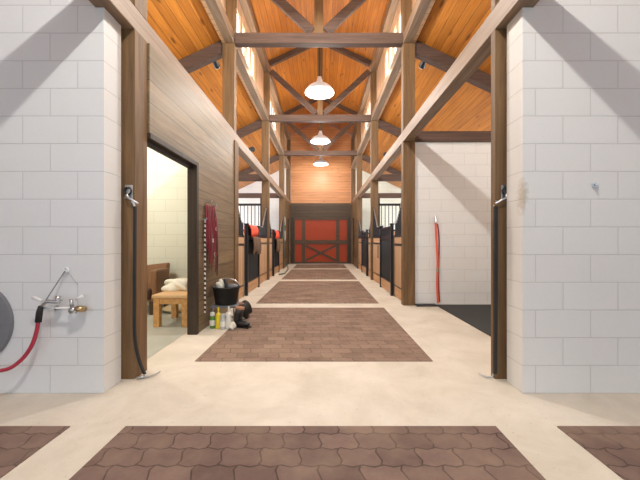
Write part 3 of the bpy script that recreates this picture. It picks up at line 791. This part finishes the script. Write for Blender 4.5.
for y, z in ((4.12,1.1),(4.2,.92),(4.25,1.25)): m.tube(arc((xw+.085, y, z), .022, 0, 360, 14, 'yz')[:-1], .005, 6, close=True)
m.build('rings', M['steel'], t)
t = empty('lead_rope', (xw, 3.99, 1.35), 'black and white twisted lead rope hanging beside the dark doorway frame', 'rope')
m = MB(); m.tube([(xw+.03, 3.99+.004*math.sin(k*.8), 1.32-k*.03) for k in range(38)], .011, 8)
m.build('twisted_rope', M['rope'], t, smooth=True)
m = MB(); m.tube([(xw, 3.99, 1.36), (xw+.05, 3.99, 1.36), (xw+.055, 3.99, 1.38)], .007, 8); m.build('hook', M['steel'], t); m = MB(); m.tube([(xw+.03,3.99,1.31),(xw+.03,3.99,1.36)], .009, 8); m.build('snap', M['steel'], t)

# ------------------------------------------------------------------ tack pile by the plank wall
cx, cy, sz = -1.272, 4.32, .26
t = empty('step_stool', (cx, cy, 0), 'low grey step stool under the black bucket beside the plank wall', 'stool')
MB().box(cx-.16, cx+.17, cy-.14, cy+.14, sz-.03, sz-.002).build('seat', M['grey_plastic'], t, bevel=.006)
for dx in (-.145, .14):
    for dy in (-.12, .12):
        m = MB(); m.tube([(cx+dx, cy+dy, 0), (cx+dx*.93, cy+dy*.93, sz-.03)], .012, 8); m.build('leg', M['steel'], t)
MB().box(cx-.145, cx+.14, cy-.13, cy-.115, .1, .125).build('stretcher', M['steel'], t)
t = empty('grooming_bucket', (cx, cy, sz), 'black bucket of grooming gear standing on the low stool by the plank wall', 'bucket')
m = MB(); m.lathe([(0,.0),(.135,.0),(.14,.01),(.172,.21),(.185,.215),(.185,.235),(.172,.235),(.165,.21),(.13,.015),(0,.015)], (cx, cy, sz), 32); m.build('body', M['rubber'], t, smooth=True)
m = MB(); m.tube([(cx+.178*math.cos(a), cy, sz+.22+.12*math.sin(a)) for a in [PI*k/16 for k in range(17)]], .006, 8); m.build('bail_handle', M['steel'], t, smooth=True)
t2 = MB().blob((cx-.07, cy-.03, sz+.23), (.05,.04,.09), 3, .25, 3)
tag(t2.build('white_rag', M['white_cloth'], smooth=True), 'white rag poking up out of the black bucket', 'rag')
t = empty('grooming_brush', (cx+.04, cy-.02, sz+.2), 'dark brush handles sticking up out of the black bucket', 'brush')
m = MB(); m.tube([(cx+.02, cy-.02, sz+.08), (cx+.0, cy-.04, sz+.33)], [.016,.022], 10); m.build('handle', M['rubber'], t, smooth=True)
m = MB(); m.blob((cx+.09, cy-.02, sz+.235), (.07,.05,.035), 3, .1, 4); m.build('brush_head', M['grey_plastic'], t, smooth=True)
# bottles and cans
def bottle(name, x, y, r, h, body, mat, capmat, lab, cat, neck=.4, band=None):
    t = empty(name, (x, y, 0), lab, cat, 'bottles and cans on the floor by the plank wall')
    hs = h*(1-.28)
    m = MB(); m.lathe([(0,0),(r*.95,0),(r,.008),(r,hs*.9),(r*.85,hs*.97),(r*neck,hs+.01),(0,hs+.01)], (x, y, .001), 20); m.build('body', mat, t, smooth=False)
    m = MB(); m.lathe([(0,hs+.012),(r*neck*1.15,hs+.012),(r*neck*1.1,h-.01),(r*neck*.8,h),(0,h)], (x, y, .001), 16); m.build('cap', capmat, t)
    if band: 
        m = MB(); m.lathe([(r+.0008,hs*.25),(r+.0016,hs*.26),(r+.0016,hs*.72),(r+.0008,hs*.73)], (x,y,0), 20); m.build('label_band', band, t)
bottle('spray_can', -1.375, 4.08, .034, .20, 0, M['plastic_green'], M['plastic_white'], 'green spray can closest to the plank wall in the row of bottles', 'spray can', .75, M['plastic_white'])
bottle('squeeze_bottle', -1.295, 4.06, .033, .265, 0, M['plastic_yellow'], M['plastic_yellow'], 'tall yellow squeeze bottle beside the green spray can', 'bottle', .3)
bottle('spray_can', -1.232, 4.04, .033, .19, 0, M['plastic_grey'], M['plastic_grey'], 'pale grey can between the yellow and white bottles', 'spray can', .8, M['paper'])
bottle('squeeze_bottle', -1.165, 4.06, .034, .275, 0, M['plastic_white'], M['plastic_white'], 'tall white bottle next to the black boots', 'bottle', .32)
# boots
def boot(x, y, rz, lean, lab):
    t = empty('riding_boot', (x, y, .0065), lab, 'boot', 'black boots beside the bucket', rz)
    def add(m, name, mat, sm=True, sub=0):
        o = m.build(name, mat, t, smooth=sm, sub=sub, loc=(0,0,0)); return o
    m = MB()
    pts = [(.0, .0, .045), (0, .005, .10), (0, lean*.4, .17), (0, lean*.8, .235)]
    m.tube([(p[0], p[1], p[2]) for p in pts], [.045,.042,.05,.058], 16)
    m.blob((0, -.075, .045), (.045,.11,.042), 3, 0, 0, flat=.015)
    add(m, 'upper', M['boot'])
    m = MB(); m.prism([(-.04,-.185,0),(.04,-.185,0),(.047,-.1,0),(.036,0,0),(.042,.05,0),(-.042,.05,0),(-.036,0,0),(-.047,-.1,0)], (0,0,.016)); add(m, 'sole', M['rubber'], False)
    m = MB(); m.tube([(0, lean*.78, .232), (0, lean*.85, .25)], [.06,.056], 16); add(m, 'cuff', M['boot_tan'], False)
boot(-1.10, 4.36, .5, .03, 'black boot with tan cuff standing upright next to the bucket')
boot(-1.075, 4.13, 1.2, -.05, 'black boot leaning outward nearest the brown pavers')
t = MB(); t.blob((-1.10, 4.60, .12), (.10,.13,.12), 3, .25, 8, flat=.002)
tag(t.build('gear_bag', M['rubber'], smooth=True), 'soft black bag slumped behind the boots beside the bucket', 'bag')
t = MB(); t.blob((-1.10, 4.0, .05), (.04,.04,.05), 3, .3, 9, flat=.002)
tag(t.build('white_rag', M['white_cloth'], smooth=True), 'crumpled white rag between the white bottle and the boots', 'rag')

# ------------------------------------------------------------------ room behind the plank wall
bx0, bx1, by0, by1 = -2.13, -1.70, 4.10, 4.66
t = empty('wooden_bench', ((bx0+bx1)/2, (by0+by1)/2, 0), 'low orange wooden bench with tan top inside the doorway', 'bench')
MB().box(bx0-.015, bx1+.015, by0-.015, by1+.015, .37, .415).build('seat', M['bench_top'], t, bevel=.012)
m = MB(); m.box(bx0+.075, bx1-.075, by0+.01, by0+.035, .295, .369); m.box(bx0+.075, bx1-.075, by1-.035, by1-.01, .295, .369); m.box(bx0+.01, bx0+.035, by0+.075, by1-.075, .295, .369); m.box(bx1-.035, bx1-.01, by0+.075, by1-.075, .295, .369)
m.build('apron', M['bench'], t)
for x in (bx0, bx1-.075):
    for y in (by0, by1-.075): MB().box(x, x+.075, y, y+.075, .004, .369).build('leg', M['bench'], t, bevel=.004)
tag(MB().blob((-1.98, 4.5, .47), (.19,.13,.11), 4, .28, 11, flat=.416).build('folded_cloth', M['white_cloth'], smooth=True), 'crumpled white cloth heaped on the orange wooden bench', 'cloth')
m = MB(); m.blob((-2.25, 5.0, .06), (.20,.17,.055), 3, .06, 2, flat=.005)
tag(m.build('floor_cushion', M['beige'], smooth=True), 'beige cushion lying on the floor behind the bench', 'cushion')
cx, cy = -2.78, 5.02
t = empty('leather_armchair', (cx, cy, 0), 'brown leather armchair against the cream block wall, behind the bench', 'armchair')
MB().box(cx-.28, cx+.28, cy-.28, cy+.2, .22, .4).build('seat', M['leather_dark'], t, bevel=.04)
m = MB(); m.prism([(cx-.26, cy+.14, .36), (cx+.30, cy+.14, .36), (cx+.27, cy+.26, .74), (cx-.26, cy+.26, .68)], (0,.12,.0)); m.build('backrest', M['leather'], t, bevel=.03)
m = MB(); m.prism([(cx+.18,cy-.26,.2),(cx+.36,cy-.26,.2),(cx+.33,cy-.2,.66),(cx+.22,cy-.2,.66)], (0,.42,0)); m.build('armrest', M['leather'], t, bevel=.03)
m = MB(); m.box(cx-.36, cx-.26, cy-.26, cy+.2, .2, .6); m.build('armrest', M['leather'], t, bevel=.03)
for x in (cx-.26, cx+.24):
    for y in (cy-.24, cy+.2): MB().box(x, x+.05, y, y+.05, .004, .215).build('leg', M['leather_dark'], t)
# unseen bulb added to brighten the room
t = empty('added_room_light', (-3.0, 4.0, 2.9), 'unseen bulb added to light the room behind the plank wall', 'lamp')
m = MB(); m.tube([(-3.0,4.0,2.72),(-3.0,4.0,roofz(-3.0)-.002)], .008, 8); m.build('cord', M['black'], t)
m = MB(); m.blob((-3.0,4.0,2.66), (.05,.05,.065), 2); m.build('bulb', M['bulb'], t, smooth=True)
L = bpy.data.lights.new('room_fill_bulb', 'POINT'); L.energy = 80; L.color = (1, .97, .84); L.shadow_soft_size = .1
lo = bpy.data.objects.new('room_fill_bulb', L); COL.objects.link(lo); lo.location = (-3.0, 4.0, 2.5)
# unseen lamp added to brighten the wash bay wall
t = empty('added_bay_light', (3.2, 4.0, 3.0), 'unseen small lamp added to light the open bay, under its low ceiling', 'lamp')
m = MB(); m.tube([(3.6,4.0,2.82),(3.6,4.0,roofz(3.6)-.002)], .008, 8); m.build('cord', M['black'], t)
m = MB(); m.blob((3.6,4.0,2.77), (.05,.05,.065), 2); m.build('bulb', M['bulb'], t, smooth=True)
L = bpy.data.lights.new('bay_fill_bulb', 'POINT'); L.energy = 25; L.color = (1, .96, .88); L.shadow_soft_size = .2
lo = bpy.data.objects.new('bay_fill_bulb', L); COL.objects.link(lo); lo.location = (3.6, 4.0, 2.6)

# ------------------------------------------------------------------ green hose end on the floor by the far post
m = MB(); pts = [A(277,222,12.45), A(281,248,12.3), A(285.5,262,12.2), A(288,268,11.6)]; pts = [Vector((max(p.x,-1.44), p.y, max(p.z, .03))) for p in pts] + [Vector((-1.22, 10.9, .03)), Vector((-1.24, 10.5, .03)), Vector((-1.36,10.3,.03))]
tag(m.tube(spline(pts, 6), .02, 8).build('floor_hose', M['green_hose'], smooth=True), 'dark green hose curling off the far post onto the floor', 'hose')

# ------------------------------------------------------------------ daylight, colour management
w = bpy.data.worlds.new('world'); SC.world = w; w.use_nodes = True
bg = w.node_tree.nodes['Background']; bg.inputs[0].default_value = (.70,.85,1,1); bg.inputs[1].default_value = 1.15
SC.view_settings.view_transform = 'Standard'; SC.view_settings.look = 'None'; SC.view_settings.gamma = 1; SC.view_settings.use_curve_mapping = False
SC.view_settings.exposure = 0.27
SC.cycles.use_denoising = True
SC.cycles.max_bounces = 8; SC.cycles.diffuse_bounces = 5; SC.cycles.sample_clamp_indirect = 6
